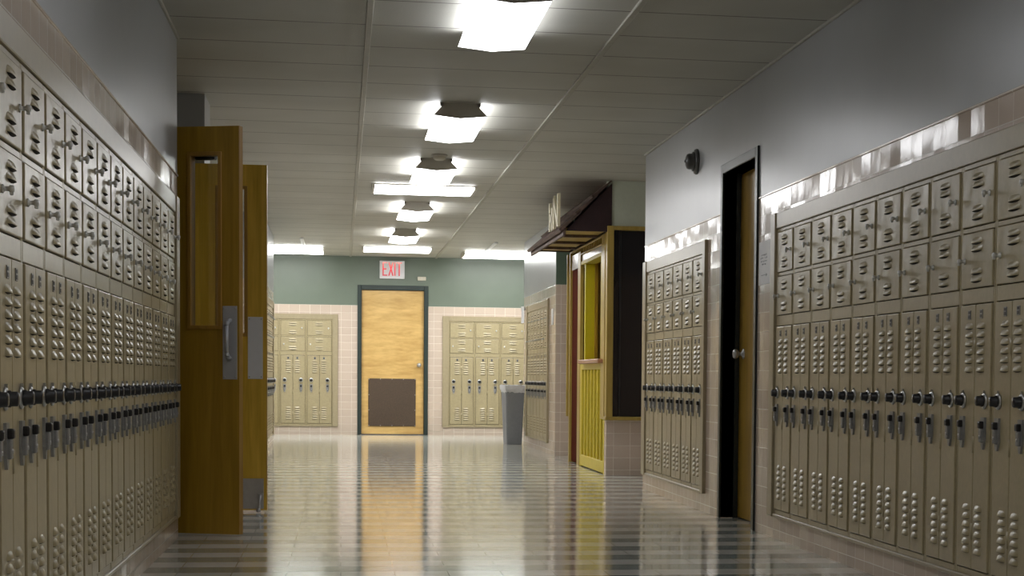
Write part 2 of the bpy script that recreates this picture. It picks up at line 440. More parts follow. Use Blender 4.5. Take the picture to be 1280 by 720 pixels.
# sheet-metal casings round the banks of lockers
def casing_x(xw, s, ya, yb, w0=0.10, w1=0.10):
    """s = +1 when the face looks to +x"""
    a, b = sorted((xw - s * 0.01, xw + s * 0.016)); c, d = sorted((xw - s * 0.01, xw + s * 0.022))
    trim([(a, b, ya - 0.01, yb + 0.01, LT - 0.002, 1.735), (c, d, ya - w0, ya + 0.002, LB - 0.012, 1.737), (c, d, yb - 0.002, yb + w1, LB - 0.012, 1.737),
          (a, b, ya, yb, LB - 0.012, LB + 0.004)], 'casing')
def casing_y(yw, xa, xb, w0=0.09, w1=0.09):
    trim([(xa, xb, yw - 0.016, yw + 0.01, LT - 0.002, 1.728), (xa - w0, xa + 0.002, yw - 0.022, yw + 0.01, LB - 0.012, 1.728),
          (xb - 0.002, xb + w1, yw - 0.022, yw + 0.01, LB - 0.012, 1.728), (xa, xb, yw - 0.016, yw + 0.01, LB - 0.012, LB + 0.004)], 'casing')
casing_x(XR, -1, R0 - NR * M, R0, 0.1, 0.10)
casing_x(XR, -1, R2 - 6 * M, R2, 0.08, 0.14)
casing_x(XR, -1, R3 - 6 * M, R3, 0.09, 0.16)
casing_x(XL, 1, L0, L0 + NL * M, 0.1, 0.16)
casing_x(XL, 1, L3, L3 + 6 * M, 0.1, 0.2)
casing_y(YF, F0, F0 + 3 * M)
casing_y(YF, FL, FL + 3 * M, 0.09, 0.075)

# ------------------------------------------------------------------ lockers
def hood(mb, cx, ztop, w, h, d, yf, mi=0, dark=1, arch=0.45, slit=0.0035):
    """pressed louver: domed hood, its lower slit a dark face painted for the shade inside"""
    nu, nv = 8, 4
    g = []
    for j in range(nv + 1):
        v = j / nv; row = []
        for i in range(nu + 1):
            u = -1 + 2 * i / nu
            edge = math.sqrt(max(0.0, 1 - abs(u) ** 2.6))
            zt = ztop - h * arch * (1 - edge)
            zz = zt + (ztop - h - zt) * v
            row.append(mb.bm.verts.new((cx + u * w / 2, yf - d * math.sin(v * PI / 2) * edge - 0.0004, zz)))
        g.append(row)
    for j in range(nv):
        for i in range(nu):
            f = mb.bm.faces.new((g[j][i], g[j + 1][i], g[j + 1][i + 1], g[j][i + 1])); f.smooth = True; f.material_index = mi
    base = [mb.bm.verts.new((v.co.x, yf - 0.0004, ztop - h - slit * (1 - abs(-1 + 2 * i / nu) ** 2))) for i, v in enumerate(g[nv])]
    for i in range(nu):
        f = mb.bm.faces.new((g[nv][i], base[i], base[i + 1], g[nv][i + 1])); f.material_index = dark

def door_slab(mb, xa, xb, za, zb):
    mb.box(xa, xb, -0.012, 0.004, za, zb, 0, bevel=0.0035, seg=2)

YD = -0.012
def make_locker():
    root = thing('locker', 'beige steel locker column', 'locker')
    mb = MB()
    mb.box(0.001, M - 0.001, 0.004, 0.30, LB + 0.003, LT - 0.003, 1)                        # body behind the doors
    for xa, xb in ((0.001, 0.0165), (M - 0.0165, M - 0.001)): mb.box(xa, xb, -0.006, 0.006, LB + 0.003, LT - 0.003, 0, bevel=0.003)
    for za, zb in ((LB + 0.003, 0.158), (1.136, 1.191), (1.399, 1.417), (1.634, LT - 0.003)): mb.box(0.017, M - 0.017, -0.006, 0.006, za, zb, 0, bevel=0.002)
    mb.build('locker_body', ['locker', 'dark'], root)
    # two square box doors
    for za, zb, right in ((1.420, 1.631, True), (1.194, 1.396, False)):
        mb = MB(); door_slab(mb, 0.0195, M - 0.0195, za, zb)
        h = zb - za
        for zc in (za + h * 0.86, za + h * 0.72, za + h * 0.31, za + h * 0.17):
            hood(mb, M * 0.5, zc + 0.010, 0.115, 0.022, 0.009, YD, 0, 1, 0.35, 0.006)
        d = mb.build('box_door', ['box', 'dark'], root)
        lx = M * (0.84 if right else 0.16); lz = za + h * 0.5
        mb = MB(); R = Matrix.Translation((lx, YD, lz)) @ Matrix.Rotation(PI / 2, 4, 'X')
        mb.lathe([(0, 0), (0.011, 0), (0.011, 0.004), (0.006, 0.006), (0.006, 0.016), (0.0095, 0.018), (0.0095, 0.027), (0.006, 0.030), (0, 0.030)], R, 0, 14)
        mb.box(lx - 0.004, lx + 0.004, YD - 0.028, YD - 0.018, lz - 0.016, lz + 0.004, 0, bevel=0.002)
        mb.build('latch', 'latch', d)
    # two tall narrow doors
    for xa, xb, dx, lx in ((0.0195, M / 2 - 0.002, 0.0725, 0.1235), (M / 2 + 0.002, M - 0.0195, M - 0.0725, M - 0.1235)):
        mb = MB(); door_slab(mb, xa, xb, 0.162, 1.132)
        for k in range(6): hood(mb, lx, 1.066 - k * 0.0315, 0.078, 0.022, 0.0095, YD)
        for k in range(6): hood(mb, lx, 0.399 - k * 0.0315, 0.078, 0.022, 0.0095, YD)
        hx = M / 2 - 0.004 if xa < 0.1 else M / 2 + 0.004                     # hinge knuckles by the middle
        for hz in (0.30, 0.62, 0.98): mb.bar((hx, YD, hz - 0.03), (hx, YD, hz + 0.03), 0.0035, 0, 6)
        d = mb.build('tall_door', ['locker', 'dark'], root)
        mb = MB(); mb.box(lx - 0.015, lx + 0.015, YD - 0.0025, YD + 0.001, 1.079, 1.112, 0, bevel=0.001)
        mb.box(lx - 0.010, lx + 0.010, YD - 0.0035, YD - 0.002, 1.083, 1.094, 1); mb.box(lx - 0.009, lx + 0.009, YD - 0.0035, YD - 0.002, 1.099, 1.108, 1)
        mb.build('number_plate', ['iron', 'black'], d)
        mb = MB(); R = Matrix.Translation((dx, YD, 0.781)) @ Matrix.Rotation(PI / 2, 4, 'X')
        mb.lathe([(0, 0), (0.029, 0), (0.030, 0.003), (0.027, 0.007), (0.021, 0.008)], R, 1, 24)
        mb.lathe([(0.021, 0.007), (0.0215, 0.014), (0.0185, 0.017), (0.018, 0.031), (0.015, 0.034), (0, 0.034)], R, 0, 20)
        mb.box(dx - 0.002, dx + 0.002, YD - 0.008, YD, 0.808, 0.818, 1)
        mb.build('combination_dial', ['black', 'chrome'], d)
        mb = MB()
        mb.prism([(dx - 0.021, 0.722), (dx + 0.021, 0.722), (dx + 0.021, 0.640), (dx + 0.007, 0.606), (dx - 0.007, 0.606), (dx - 0.021, 0.640)], 'y', YD - 0.008, YD + 0.001, 0)
        mb.box(dx - 0.013, dx + 0.013, YD - 0.024, YD - 0.004, 0.682, 0.708, 1, bevel=0.005, seg=2)
        mb.box(dx - 0.014, dx + 0.014, YD - 0.018, YD - 0.004, 0.632, 0.682, 0, bevel=0.003)
        R2_ = Matrix.Translation((dx, YD - 0.017, 0.652)) @ Matrix.Rotation(PI / 2, 4, 'X')
        mb.lathe([(0.006, 0), (0.006, 0.003), (0, 0.004)], R2_, 2, 10)
        mb.build('lift_handle', ['iron', 'black', 'chrome'], d)
    return root

PROTO = make_locker()
USED = [False]
def place_locker(x, y, rz, label, group):
    if USED[0]: o = copy_tree(PROTO)
    else: o = PROTO; USED[0] = True
    o.location = (x, y, 0); o.rotation_euler.z = rz
    return tag(o, label, 'locker', group)
ORD = ['first', 'second', 'third', 'fourth', 'fifth', 'sixth', 'seventh', 'eighth', 'ninth', 'tenth', 'eleventh', 'twelfth', 'thirteenth', 'fourteenth']
for i in range(NR):
    place_locker(XR, R0 - i * M, -PI / 2, 'beige steel locker column, %s from the recessed brown door, on its paper notice side' % ORD[i], 'lockers past the paper notice')
for i in range(6):
    place_locker(XR, R2 - i * M, -PI / 2, 'beige locker column between dark window and recessed brown door, %s from the window' % ORD[i], 'lockers between dark window and brown door')
for i in range(6):
    place_locker(XR, R3 - i * M, -PI / 2, 'small distant locker column beyond the yellow stand, %s from the trash can' % ORD[i], 'lockers between yellow stand and trash can')
for i in range(NL):
    k = NL - 1 - i
    place_locker(XL, L0 + i * M, PI / 2, 'shaded beige locker column in front of the open brown door, %s from it' % ORD[k], 'shaded lockers before the open doors')
for i in range(6):
    k = 5 - i
    place_locker(XL, L3 + i * M, PI / 2, 'distant locker column behind the open golden door, %s from the cross corridor' % ORD[k], 'lockers behind the open doors')
for i in range(3):
    place_locker(FL + i * M, YF, 0.0, 'pale locker column on the exit door wall opposite the trash can side, %s from door' % ORD[2 - i], 'lockers on the far side of the exit door')
for i in range(3):
    place_locker(F0 + i * M, YF, 0.0, 'pale locker column between exit door and trash can, %s from the door' % ORD[i], 'lockers between exit door and trash can')

# ------------------------------------------------------------------ doors
def knob(name, parent, x, y, z, direction, mat='steel', r=0.029):
    """round knob whose axis points along direction"""
    q = Vector(direction).to_track_quat('Z', 'Y').to_matrix().to_4x4()
    mb = MB()
    mb.lathe([(0, 0), (0.032, 0), (0.032, 0.004), (0.022, 0.009), (0.011, 0.012), (0.010, 0.030), (r * 0.75, 0.036), (r, 0.048), (r, 0.056), (r * 0.8, 0.064), (r * 0.4, 0.068), (0, 0.069)],
             Matrix.Translation((x, y, z)) @ q, 0, 24)
    return mb.build(name, mat, parent)

# recessed door in the right wall
d1 = structure('door_1', 'brown wooden door set back in a black frame beside the paper notice', 'door')
SX = 2.40
mb = MB()
mb.box(XR - 0.012, SX + 0.06, DY1, DY1 + 0.060, 0, DZ + 0.055, 0, bevel=0.004)
mb.box(XR - 0.012, SX + 0.06, DY0 - 0.060, DY0, 0, DZ + 0.055, 0, bevel=0.004)
mb.box(XR - 0.012, SX + 0.06, DY0, DY1, DZ, DZ + 0.055, 0, bevel=0.004)
mb.box(SX - 0.03, SX - 0.004, DY1 - 0.016, DY1 + 0.001, 0, DZ, 0); mb.box(SX - 0.03, SX - 0.004, DY0, DY0 + 0.016, 0, DZ, 0)
mb.build('door_frame', 'black_frame', d1)
mb = MB(); mb.box(SX, SX + 0.045, DY0 + 0.003, DY1 - 0.003, 0.008, DZ - 0.004, 0, bevel=0.002)
leaf = mb.build('door_leaf', 'door_right', d1)
knob('door_knob', leaf, SX, 10.985, 1.005, (-1, 0, 0))

# exit door in the far wall
d2 = structure('door_2', 'light wooden door with a brown lower grille under the exit sign', 'door')
mb = MB()
mb.box(FX0 - 0.054, FX0, YF - 0.015, YF + 0.12, 0, DZ + 0.055, 0, bevel=0.004)
mb.box(FX1, FX1 + 0.058, YF - 0.015, YF + 0.12, 0, DZ + 0.055, 0, bevel=0.004)
mb.box(FX0, FX1, YF - 0.015, YF + 0.12, DZ - 0.01, DZ + 0.055, 0, bevel=0.004)
mb.build('door_frame', 'green_frame', d2)
mb = MB(); mb.box(FX0 + 0.003, FX1 - 0.003, YF + 0.03, YF + 0.075, 0.012, DZ - 0.014, 0, bevel=0.002)
leaf = mb.build('door_leaf', 'door_far', d2)
mb = MB(); mb.box(0.387, 1.065, YF + 0.018, YF + 0.031, 0.126, 0.814, 0, bevel=0.003)
gr = mb.build('grille', 'kick', leaf)
mb = MB()
for sx in (0.395, 0.56, 0.726, 0.89, 1.057):
    for sz in (0.134, 0.806): mb.lathe([(0.006, 0), (0.005, 0.003), (0, 0.004)], Matrix.Translation((sx, YF + 0.018, sz)) @ Matrix.Rotation(PI / 2, 4, 'X'), 0, 8)
for sz in (0.36, 0.58):
    for sx in (0.395, 1.057): mb.lathe([(0.006, 0), (0.005, 0.003), (0, 0.004)], Matrix.Translation((sx, YF + 0.018, sz)) @ Matrix.Rotation(PI / 2, 4, 'X'), 0, 8)
mb.build('screws', 'chrome', gr)
knob('door_knob', leaf, 1.113, YF + 0.03, 1.013, (0, -1, 0), 'chrome')

# the pair of open leaves on the left, drawn in local x from the hinge (0) to the free edge (W)
W = 0.85
def door_leaf(n, label, loc, ang, face, push, la, lb, pc, pw):
    root = structure('door_%d' % n, label, 'door', loc, ang)
    ga, gb = W - la, W - lb                                  # the narrow glazed opening
    gz0, gz1 = 1.098, 1.985
    mb = MB()
    mb.box(0, ga, 0, 0.045, 0.012, 2.132, 0); mb.box(gb, W - 0.003, 0, 0.045, 0.012, 2.132, 0)
    mb.box(ga, gb, 0, 0.045, 0.012, gz0, 0); mb.box(ga, gb, 0, 0.045, gz1, 2.132, 0)
    mb.box(W - 0.003, W, 0.0, 0.045, 0.012, 2.132, 1)
    mb.build('door_panel', [face, 'door_edge'], root)
    mb = MB()
    for xa, xb, za, zb in ((ga - 0.016, ga + 0.004, gz0 - 0.016, gz1 + 0.016), (gb - 0.004, gb + 0.016, gz0 - 0.016, gz1 + 0.016), (ga, gb, gz0 - 0.016, gz0 + 0.004), (ga, gb, gz1 - 0.004, gz1 + 0.016)):
        mb.box(xa, xb, -0.006, 0.051, za, zb, 0, bevel=0.002)
    wf = mb.build('glazing_bead', 'door_edge', root)
    mb = MB(); mb.box(ga, gb, 0.019, 0.025, gz0, gz1); mb.build('glass_pane', 'glass', wf)
    px = W - pc
    mb = MB(); mb.box(px - pw, px + pw, -0.003, 0.0005, 0.822, 1.203, 0, bevel=0.001)
    for sx in (-pw + 0.009, pw - 0.009):
        for sz in (0.835, 1.19): mb.lathe([(0.005, 0), (0.004, 0.002), (0, 0.0025)], Matrix.Translation((px + sx, -0.003, sz)) @ Matrix.Rotation(PI / 2, 4, 'X'), 1, 8)
    pl = mb.build('push_plate' if push else 'pull_plate', ['push_white' if push else 'plate', 'steel'], root)
    if not push:
        mb = MB(); hx = px + 0.002
        pts = [(hx, -0.002, 0.93), (hx, -0.035, 0.94), (hx, -0.045, 0.96), (hx, -0.045, 1.10), (hx, -0.035, 1.12), (hx, -0.002, 1.13)]
        for a, b in zip(pts, pts[1:]): mb.bar(a, b, 0.011, 0, 10)
        mb.build('pull_handle', 'plate', pl)
    else:
        mb = MB(); mb.box(0.03, W - 0.02, -0.003, 0.0005, 0.02, 0.208, 0, bevel=0.001)
        mb.build('kick_plate', 'steel', root)
        mb = MB(); sx = W - 0.04
        mb.box(sx - 0.018, sx + 0.018, -0.012, -0.003, 0.075, 0.118, 0, bevel=0.003)
        mb.bar((sx, -0.02, 0.10), (sx - 0.006, -0.05, 0.012), 0.009, 0, 10)
        mb.bar((sx, -0.006, 0.10), (sx, -0.024, 0.10), 0.010, 0, 10)
        mb.lathe([(0, -0.010), (0.014, -0.008), (0.016, 0.0), (0.012, 0.012), (0, 0.016)], Matrix.Translation((sx - 0.007, -0.052, 0.012)), 0, 12)
        mb.build('door_holder', 'steel', root)
    mb = MB()
    for hz in (0.25, 1.07, 1.9): mb.bar((-0.006, 0.008, hz - 0.05), (-0.006, 0.008, hz + 0.05), 0.008, 0, 10)
    mb.build('hinges', 'steel', root)
    return root
A1 = math.radians(-22)
F1 = Vector((-0.522, 9.89, 0)); H1 = F1 - Vector((math.cos(A1), math.sin(A1), 0)) * W
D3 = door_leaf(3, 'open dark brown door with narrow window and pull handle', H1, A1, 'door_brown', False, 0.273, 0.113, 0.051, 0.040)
A2 = math.radians(-2)
F2 = Vector((-0.450, 11.69, 0)); H2 = F2 - Vector((math.cos(A2), math.sin(A2), 0)) * W
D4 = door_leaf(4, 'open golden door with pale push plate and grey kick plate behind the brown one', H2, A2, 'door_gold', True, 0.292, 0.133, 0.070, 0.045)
mb = MB(); mb.box(W - 0.27, W - 0.16, 0.045, 0.085, 1.965, 2.015, 0, bevel=0.006); mb.box(W - 0.25, W - 0.22, 0.085, 0.10, 1.99, 2.05, 0, bevel=0.003)
mb.build('door_closer', 'black', D3)
# jamb posts the leaves hang from
trim([(H1.x - 0.10, H1.x - 0.012, H1.y - 0.02, H1.y + 0.10, 0, 2.18)], 'black_frame')
trim([(H2.x - 0.10, H2.x - 0.014, H2.y - 0.03, H2.y + 0.10, 0, 2.18)], 'black_frame')

# ------------------------------------------------------------------ ceiling lamps
LENS_BOT = HC - 0.095
def wrap_lamp(y0, y1, lens, label):
    xc = 0.736
    root = thing('ceiling_lamp', label, 'ceiling lamp', (xc, (y0 + y1) / 2, HC), 0.0, 'lamps down the middle of the corridor')
    h = (y1 - y0) / 2
    prof = [(-0.125, 0.0), (-0.118, -0.026), (-0.166, -0.078), (0.0, -0.095), (0.166, -0.078), (0.118, -0.026), (0.125, 0.0)]
    mb = MB(); mb.prism(prof[1:6], 'y', -h + 0.012, h - 0.012, 0); mb.build('lens', lens, root)
    mb = MB(); mb.box(-0.122, 0.122, -h + 0.012, h - 0.012, -0.026, 0.0); mb.build('housing', 'white', root)
    for s in (-1, 1):
        a, b = sorted((s * h, s * (h - 0.012)))
        mb = MB(); mb.prism([(u * 1.012, v * 1.01 if v < -0.03 else v) for u, v in prof], 'y', a, b, 0)
        for u in (-0.115, 0.115): mb.box(u - 0.012, u + 0.012, a, b, -0.02, -0.001, 0)
        mb.build('end_cap', 'cap', root)
    return root
for (ya, yb, ln, nm) in ((8.12, 9.36, 'lens_near', 'largest ceiling lamp in view, with a dim white lens'),
                         (11.79, 13.06, 'lens_second', 'second largest ceiling lamp in view, grey end cap, just before the smoke detector'),
                         (14.80, 16.02, 'lens', 'ceiling lamp between the smoke detector and the first wide light panel'),
                         (18.52, 19.74, 'lens', 'ceiling lamp just beyond the first wide light panel'),
                         (21.91, 23.13, 'lens', 'smallest lengthwise ceiling lamp, just before the panel by the exit sign'),
                         (4.75, 5.97, 'lens_near', 'added unseen ceiling lamp overhead before the largest one in view'),  # added lamps from here on, out of view, to brighten lockers and doors
                         (1.40, 2.62, 'lens_added', 'added unseen ceiling lamp over the viewer in the corridor'),
                         (-1.90, -0.68, 'lens_added', 'added unseen ceiling lamp behind the viewer in the corridor')):
    wrap_lamp(ya, yb, ln, nm)

def troffer(name, xa, xb, ya, yb, drop, lens, label, group, ends=0.025):
    root = thing(name, label, 'ceiling light', ((xa + xb) / 2, (ya + yb) / 2, HC), 0.0, group)
    hx, hy = (xb - xa) / 2, (yb - ya) / 2
    mb = MB()
    for s in (-1, 1):
        a, b = sorted((s * hx, s * (hx - ends))); mb.box(a, b, -hy, hy, -drop, 0, 0, bevel=0.002)
        a, b = sorted((s * hy, s * (hy - 0.012))); mb.box(-hx + ends, hx - ends, a, b, -0.012, 0, 0)
    mb.build('light_frame', 'cap', root)
    mb = MB(); mb.box(-hx + ends, hx - ends, -hy + 0.001, hy - 0.001, -drop, -0.010, 0, bevel=0.006); mb.build('lens', lens, root)
    return root
troffer('light_panel', 0.27, 1.205, 16.84, 17.45, 0.036, 'lens_big', 'larger wide light panel across the ceiling, between lengthwise lamps', 'wide light panels')
troffer('light_panel', 0.27, 1.20, 24.92, 25.53, 0.043, 'lens_big', 'smaller wide light panel just before the exit sign', 'wide light panels')
troffer('light_panel', -1.45, -0.22, 25.3, 25.95, 0.06, 'lens_cross', 'long bright cross corridor light partly behind the open golden door', 'lights of the cross corridor')
troffer('light_panel', 1.64, 2.90, 25.45, 26.1, 0.06, 'lens_cross', 'long bright cross corridor light ending behind the awning', 'lights of the cross corridor')
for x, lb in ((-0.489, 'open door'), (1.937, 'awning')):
    mb = MB(); mb.box(x - 0.022, x + 0.022, 23.66, 25.32, HC - 0.02, HC, 0, bevel=0.004)  # made-up white strips standing for bright bars on the ceiling
    tag(mb.build('bright_bar_strip', 'white'), 'short white strip standing for a bright ceiling bar before the light by the %s' % lb, 'ceiling strip', 'made-up ceiling strips')
root = thing('smoke_detector', 'round beige smoke detector on the ceiling between two lengthwise lamps', 'smoke detector', (0.747, 14.55, HC))
mb = MB(); mb.lathe([(0, 0), (0.062, 0), (0.062, -0.012), (0.052, -0.016)], None, 0, 28); mb.build('base', 'cap', root)
mb = MB(); mb.lathe([(0.05, -0.014), (0.046, -0.034), (0.030, -0.042), (0, -0.043)], None, 0, 28); mb.build('detector_head', 'beige_plastic', root)

# ------------------------------------------------------------------ exit sign and boxes
root = thing('exit_sign', 'white exit sign with lit red letters over the far door', 'exit sign')
mb = MB(); mb.box(0.542, 0.897, YF - 0.06, YF, 2.249, 2.506, 0, bevel=0.004); mb.build('sign_housing', 'white', root)
ya, yb = YF - 0.064, YF - 0.059
zb_, zt_ = 2.290, 2.485; sw = 0.017
def letter(strokes, x, w):
    mb = MB()
    for (a, b) in strokes:
        mb.stroke((x + a[0] * w, zb_ + a[1] * (zt_ - zb_)), (x + b[0] * w, zb_ + b[1] * (zt_ - zb_)), sw, ya, yb)
    return mb.build('letter', 'exit_red', root)
letter([((0.1, 0), (0.1, 1)), ((0, 0.04), (1, 0.04)), ((0, 0.5), (0.8, 0.5)), ((0, 0.96), (1, 0.96))], 0.585, 0.066)
letter([((0, 0), (1, 1)), ((0, 1), (1, 0))], 0.672, 0.060)
letter([((0.5, 0), (0.5, 1))], 0.742, 0.034)
letter([((0.5, 0), (0.5, 1)), ((-0.05, 0.96), (1.05, 0.96))], 0.785, 0.070)
root = thing('junction_box', 'small cream box on the green wall beside the exit sign', 'wall box')
mb = MB(); mb.box(1.085, 1.205, YF - 0.035, YF, 2.232, 2.287, 0, bevel=0.004); mb.build('box_cover', 'beige_plastic', root)
mb = MB(); mb.box(1.135, 1.155, YF - 0.038, YF - 0.034, 2.25, 2.268, 0, bevel=0.001); mb.build('switch', 'cap', root)

# ------------------------------------------------------------------ bell on the right wall
root = thing('fire_bell', 'dark grey round bell high on the wall above lockers near the brown door', 'bell', (XR, 12.0, 2.272))
RX = Matrix.Rotation(-PI / 2, 4, 'Y')
mb = MB(); mb.lathe([(0, 0), (0.082, 0), (0.084, 0.008), (0.078, 0.020), (0.060, 0.024)], RX, 0, 32); mb.build('mounting_plate', 'bell', root)
mb = MB(); mb.lathe([(0.062, 0.020), (0.064, 0.034), (0.052, 0.036), (0.052, 0.058), (0.046, 0.070), (0.030, 0.078), (0.008, 0.080), (0.008, 0.086), (0, 0.087)], RX, 0, 32); mb.build('gong', 'bell', root)

# ------------------------------------------------------------------ papers
root = thing('paper_sign', 'white handwritten notice on the tile between the brown door and lockers', 'notice')
mb = MB(); mb.box(XR - 0.003, XR - 0.0005, 9.845, 10.125, 1.375, 1.612); mb.build('sheet', 'paper', root)
mb = MB()
for z, a, b in ((1.535, 10.06, 9.93), (1.518, 10.08, 9.91), (1.500, 10.07, 9.92), (1.483, 10.05, 9.95)):
    n = 7
    for k in range(n):
        u = a + (b - a) * k / n
        mb.box(XR - 0.0036, XR - 0.0028, u - 0.011, u, z + random.uniform(-0.003, 0.003), z + 0.004 + random.uniform(0, 0.004))
mb.box(XR - 0.0036, XR - 0.0028, 9.92, 10.06, 1.425, 1.4275)
mb.prism([(9.915, 1.426), (9.945, 1.436), (9.94, 1.426), (9.945, 1.416)], 'x', XR - 0.0036, XR - 0.0028)
mb.build('handwriting', 'ink', root)
root = thing('paper_sign', 'curled white paper hanging at the corner above the trash can', 'notice')
mb = MB()
pr_ = [(23.33 + 0.06 * k, -0.03 - 0.022 * math.sin(k * 0.9) ) for k in range(5)]
for (a, ox), (b, ox2) in zip(pr_, pr_[1:]):
    mb.prism([(a, XR + ox), (b, XR + ox2), (b, XR + ox2 - 0.002), (a, XR + ox - 0.002)], 'z', 1.535, 1.745, 0, Matrix(((0, 1, 0, 0), (1, 0, 0, 0), (0, 0, 1, 0), (0, 0, 0, 1))))
mb.build('sheet', 'paper', root)
mb = MB(); mb.box(XR - 0.055, XR, 23.44, 23.47, 1.70, 1.735, 0, bevel=0.002); mb.build('clip', 'steel', root)
root = thing('paper_sign', 'narrow pale notice at the near end of the lockers by the stand', 'notice')
mb = MB(); mb.box(XR - 0.004, XR - 0.0005, 20.31, 20.49, 1.434, 1.612, 0); mb.build('sheet', 'paper', root)
mb = MB(); mb.box(XR - 0.006, XR - 0.0035, 20.31, 20.325, 1.434, 1.612, 0); mb.build('edge_strip', 'cap', root)

# ------------------------------------------------------------------ trash can
root = thing('trash_can', 'slim grey plastic trash can with white liner at the corridor corner', 'trash can', (2.145, 23.50, 0), math.radians(8))
def taper(mb, a0, b0, a1, b1, z0, z1, mi=0, bev=0.012):
    t = bmesh.new(); bmesh.ops.create_cube(t, size=1.0)
    for v in t.verts:
        k = v.co.z > 0
        v.co = Vector((v.co.x * (a1 if k else a0), v.co.y * (b1 if k else b0), z1 if k else z0))
    bmesh.ops.bevel(t, geom=[e for e in t.edges if abs(e.verts[0].co.z - e.verts[1].co.z) > 0.1], offset=bev, segments=3, affect='EDGES')
    mb.merge(t, mi)
mb = MB(); taper(mb, 0.19, 0.22, 0.245, 0.29, 0.002, 0.74); taper(mb, 0.255, 0.30, 0.26, 0.305, 0.715, 0.745); mb.build('bin_body', 'can', root)
mb = MB()
n = 48
def ringpts(z, s, jit):
    out = []
    for k in range(n):
        t = 2 * PI * k / n
        c, si = math.cos(t), math.sin(t)
        m = max(abs(c) / 0.5, abs(si) / 0.5)
        out.append(mb.bm.verts.new((c / m * 0.262 * s, si / m * 0.307 * s, z + random.uniform(-jit, jit))))
    return out
r1, r2, r3, r4 = ringpts(0.695, 1.025, 0.018), ringpts(0.752, 1.03, 0.004), ringpts(0.755, 0.96, 0.003), ringpts(0.66, 0.93, 0.01)
for a, b in ((r1, r2), (r2, r3), (r3, r4)):
    for k in range(n): mb.bm.faces.new((a[k], a[(k + 1) % n], b[(k + 1) % n], b[k]))
mb.build('liner', 'liner', root)

# ------------------------------------------------------------------ concession stand
root = thing('concession_stand', 'yellow wooden concession stand with half door under the awning', 'stand')
xs = XR
def part(name, mat, boxes, parent=root, bevel=0.003):
    mb = MB()
    for b in boxes: mb.box(*b, bevel=bevel)
    return mb.build(name, mat, parent)
part('corner_post', 'stand_wood', [(2.272, 2.336, KY + 0.085, KY + 0.30, 0.49, 2.118)])
part('door_post', 'pale_yellow', [(2.280, 2.34, 16.365, 16.44, 1.025, 1.938)])
part('door_post', 'stand_wood', [(2.278, 2.312, 17.865, 18.06, 0.0, 2.075)])
part('door_post', 'stand_wood', [(2.276, 2.36, 18.665, 18.725, 0.0, 2.118)])
part('corner_strip', 'stand_wood', [(2.262, 2.285, 18.80, 18.84, 0.46, 2.10)])
part('header', 'pale_yellow', [(2.282, 2.40, KY + 0.30, 17.86, 1.94, 1.975)])
part('header', 'stand_wood', [(2.276, 2.42, KY + 0.30, 18.725, 2.102, 2.118), (2.276, 2.42, KY + 0.30, 17.86, 2.036, 2.05)])
mb = MB()
mb.box(2.36, 2.40, KY + 0.30, 17.86, 2.05, 2.102, 1)
for k in range(12): mb.box(2.285, 2.36, 16.42 + k * 0.115, 16.46 + k * 0.115, 2.05, 2.102, 0)
mb.build('louver_vent', ['stand_wood', 'dark'], root)
tr = part('transom', 'transom', [(2.292, 2.33, KY + 0.30, 17.86, 1.975, 2.036)])
part('transom', 'transom', [(2.292, 2.33, 18.062, 18.66, 1.932, 2.08)])
part('red_door', 'red', [(2.30, 2.345, 18.06, 18.66, 0.01, 1.93)])
# half door: frame, boards and its counter shelf
hd = part('half_door', 'pale_yellow', [(2.282, 2.33, KY + 0.122, 16.23, 0.0, 0.985), (2.282, 2.33, 17.78, 17.86, 0.0, 0.985), (2.282, 2.33, 16.23, 17.78, 0.01, 0.115), (2.282, 2.33, 16.23, 17.78, 0.93, 0.985)])
mb = MB()
nb = 7
for k in range(nb):
    a = 16.23 + (17.78 - 16.23) * k / nb; b = 16.23 + (17.78 - 16.23) * (k + 1) / nb
    mb.box(2.302, 2.318, a + 0.012, b - 0.045, 0.115, 0.93, 0, bevel=0.003)
    mb.box(2.284, 2.318, b - 0.03, b - 0.002, 0.115, 0.93, 1, bevel=0.003)
mb.build('board_panel', ['yellow', 'pale_yellow'], hd)
part('counter_shelf', 'shelf_brown', [(2.225, 2.42, 16.22, 17.62, 0.985, 1.022)], hd, 0.008)
# inside of the stand
mb = MB()
mb.box(2.298, 2.385, 17.62, 17.70, 1.024, 1.938, 0); mb.box(2.386, 2.415, 17.60, 17.70, 0.0, 2.10, 1); mb.box(2.416, 3.88, 17.64, 17.70, 0.0, 2.5, 2)
mb.box(2.44, 2.465, 17.62, 17.64, 0.0, 2.1, 1)
mb.build('inner_partition', ['bright_yellow', 'door_brown', 'stand_wood'], root)
part('back_panel', 'stand_wood', [(3.9, 3.94, KY + 0.13, 18.8, 0.0, 2.5)])
part('top_panel', 'maroon', [(2.326, 2.36, KY + 0.125, 18.78, 2.122, HC - 0.002)])
part('end_panel', 'stand_wood', [(2.362, 3.9, 18.735, 18.78, 0.0, HC - 0.002)])

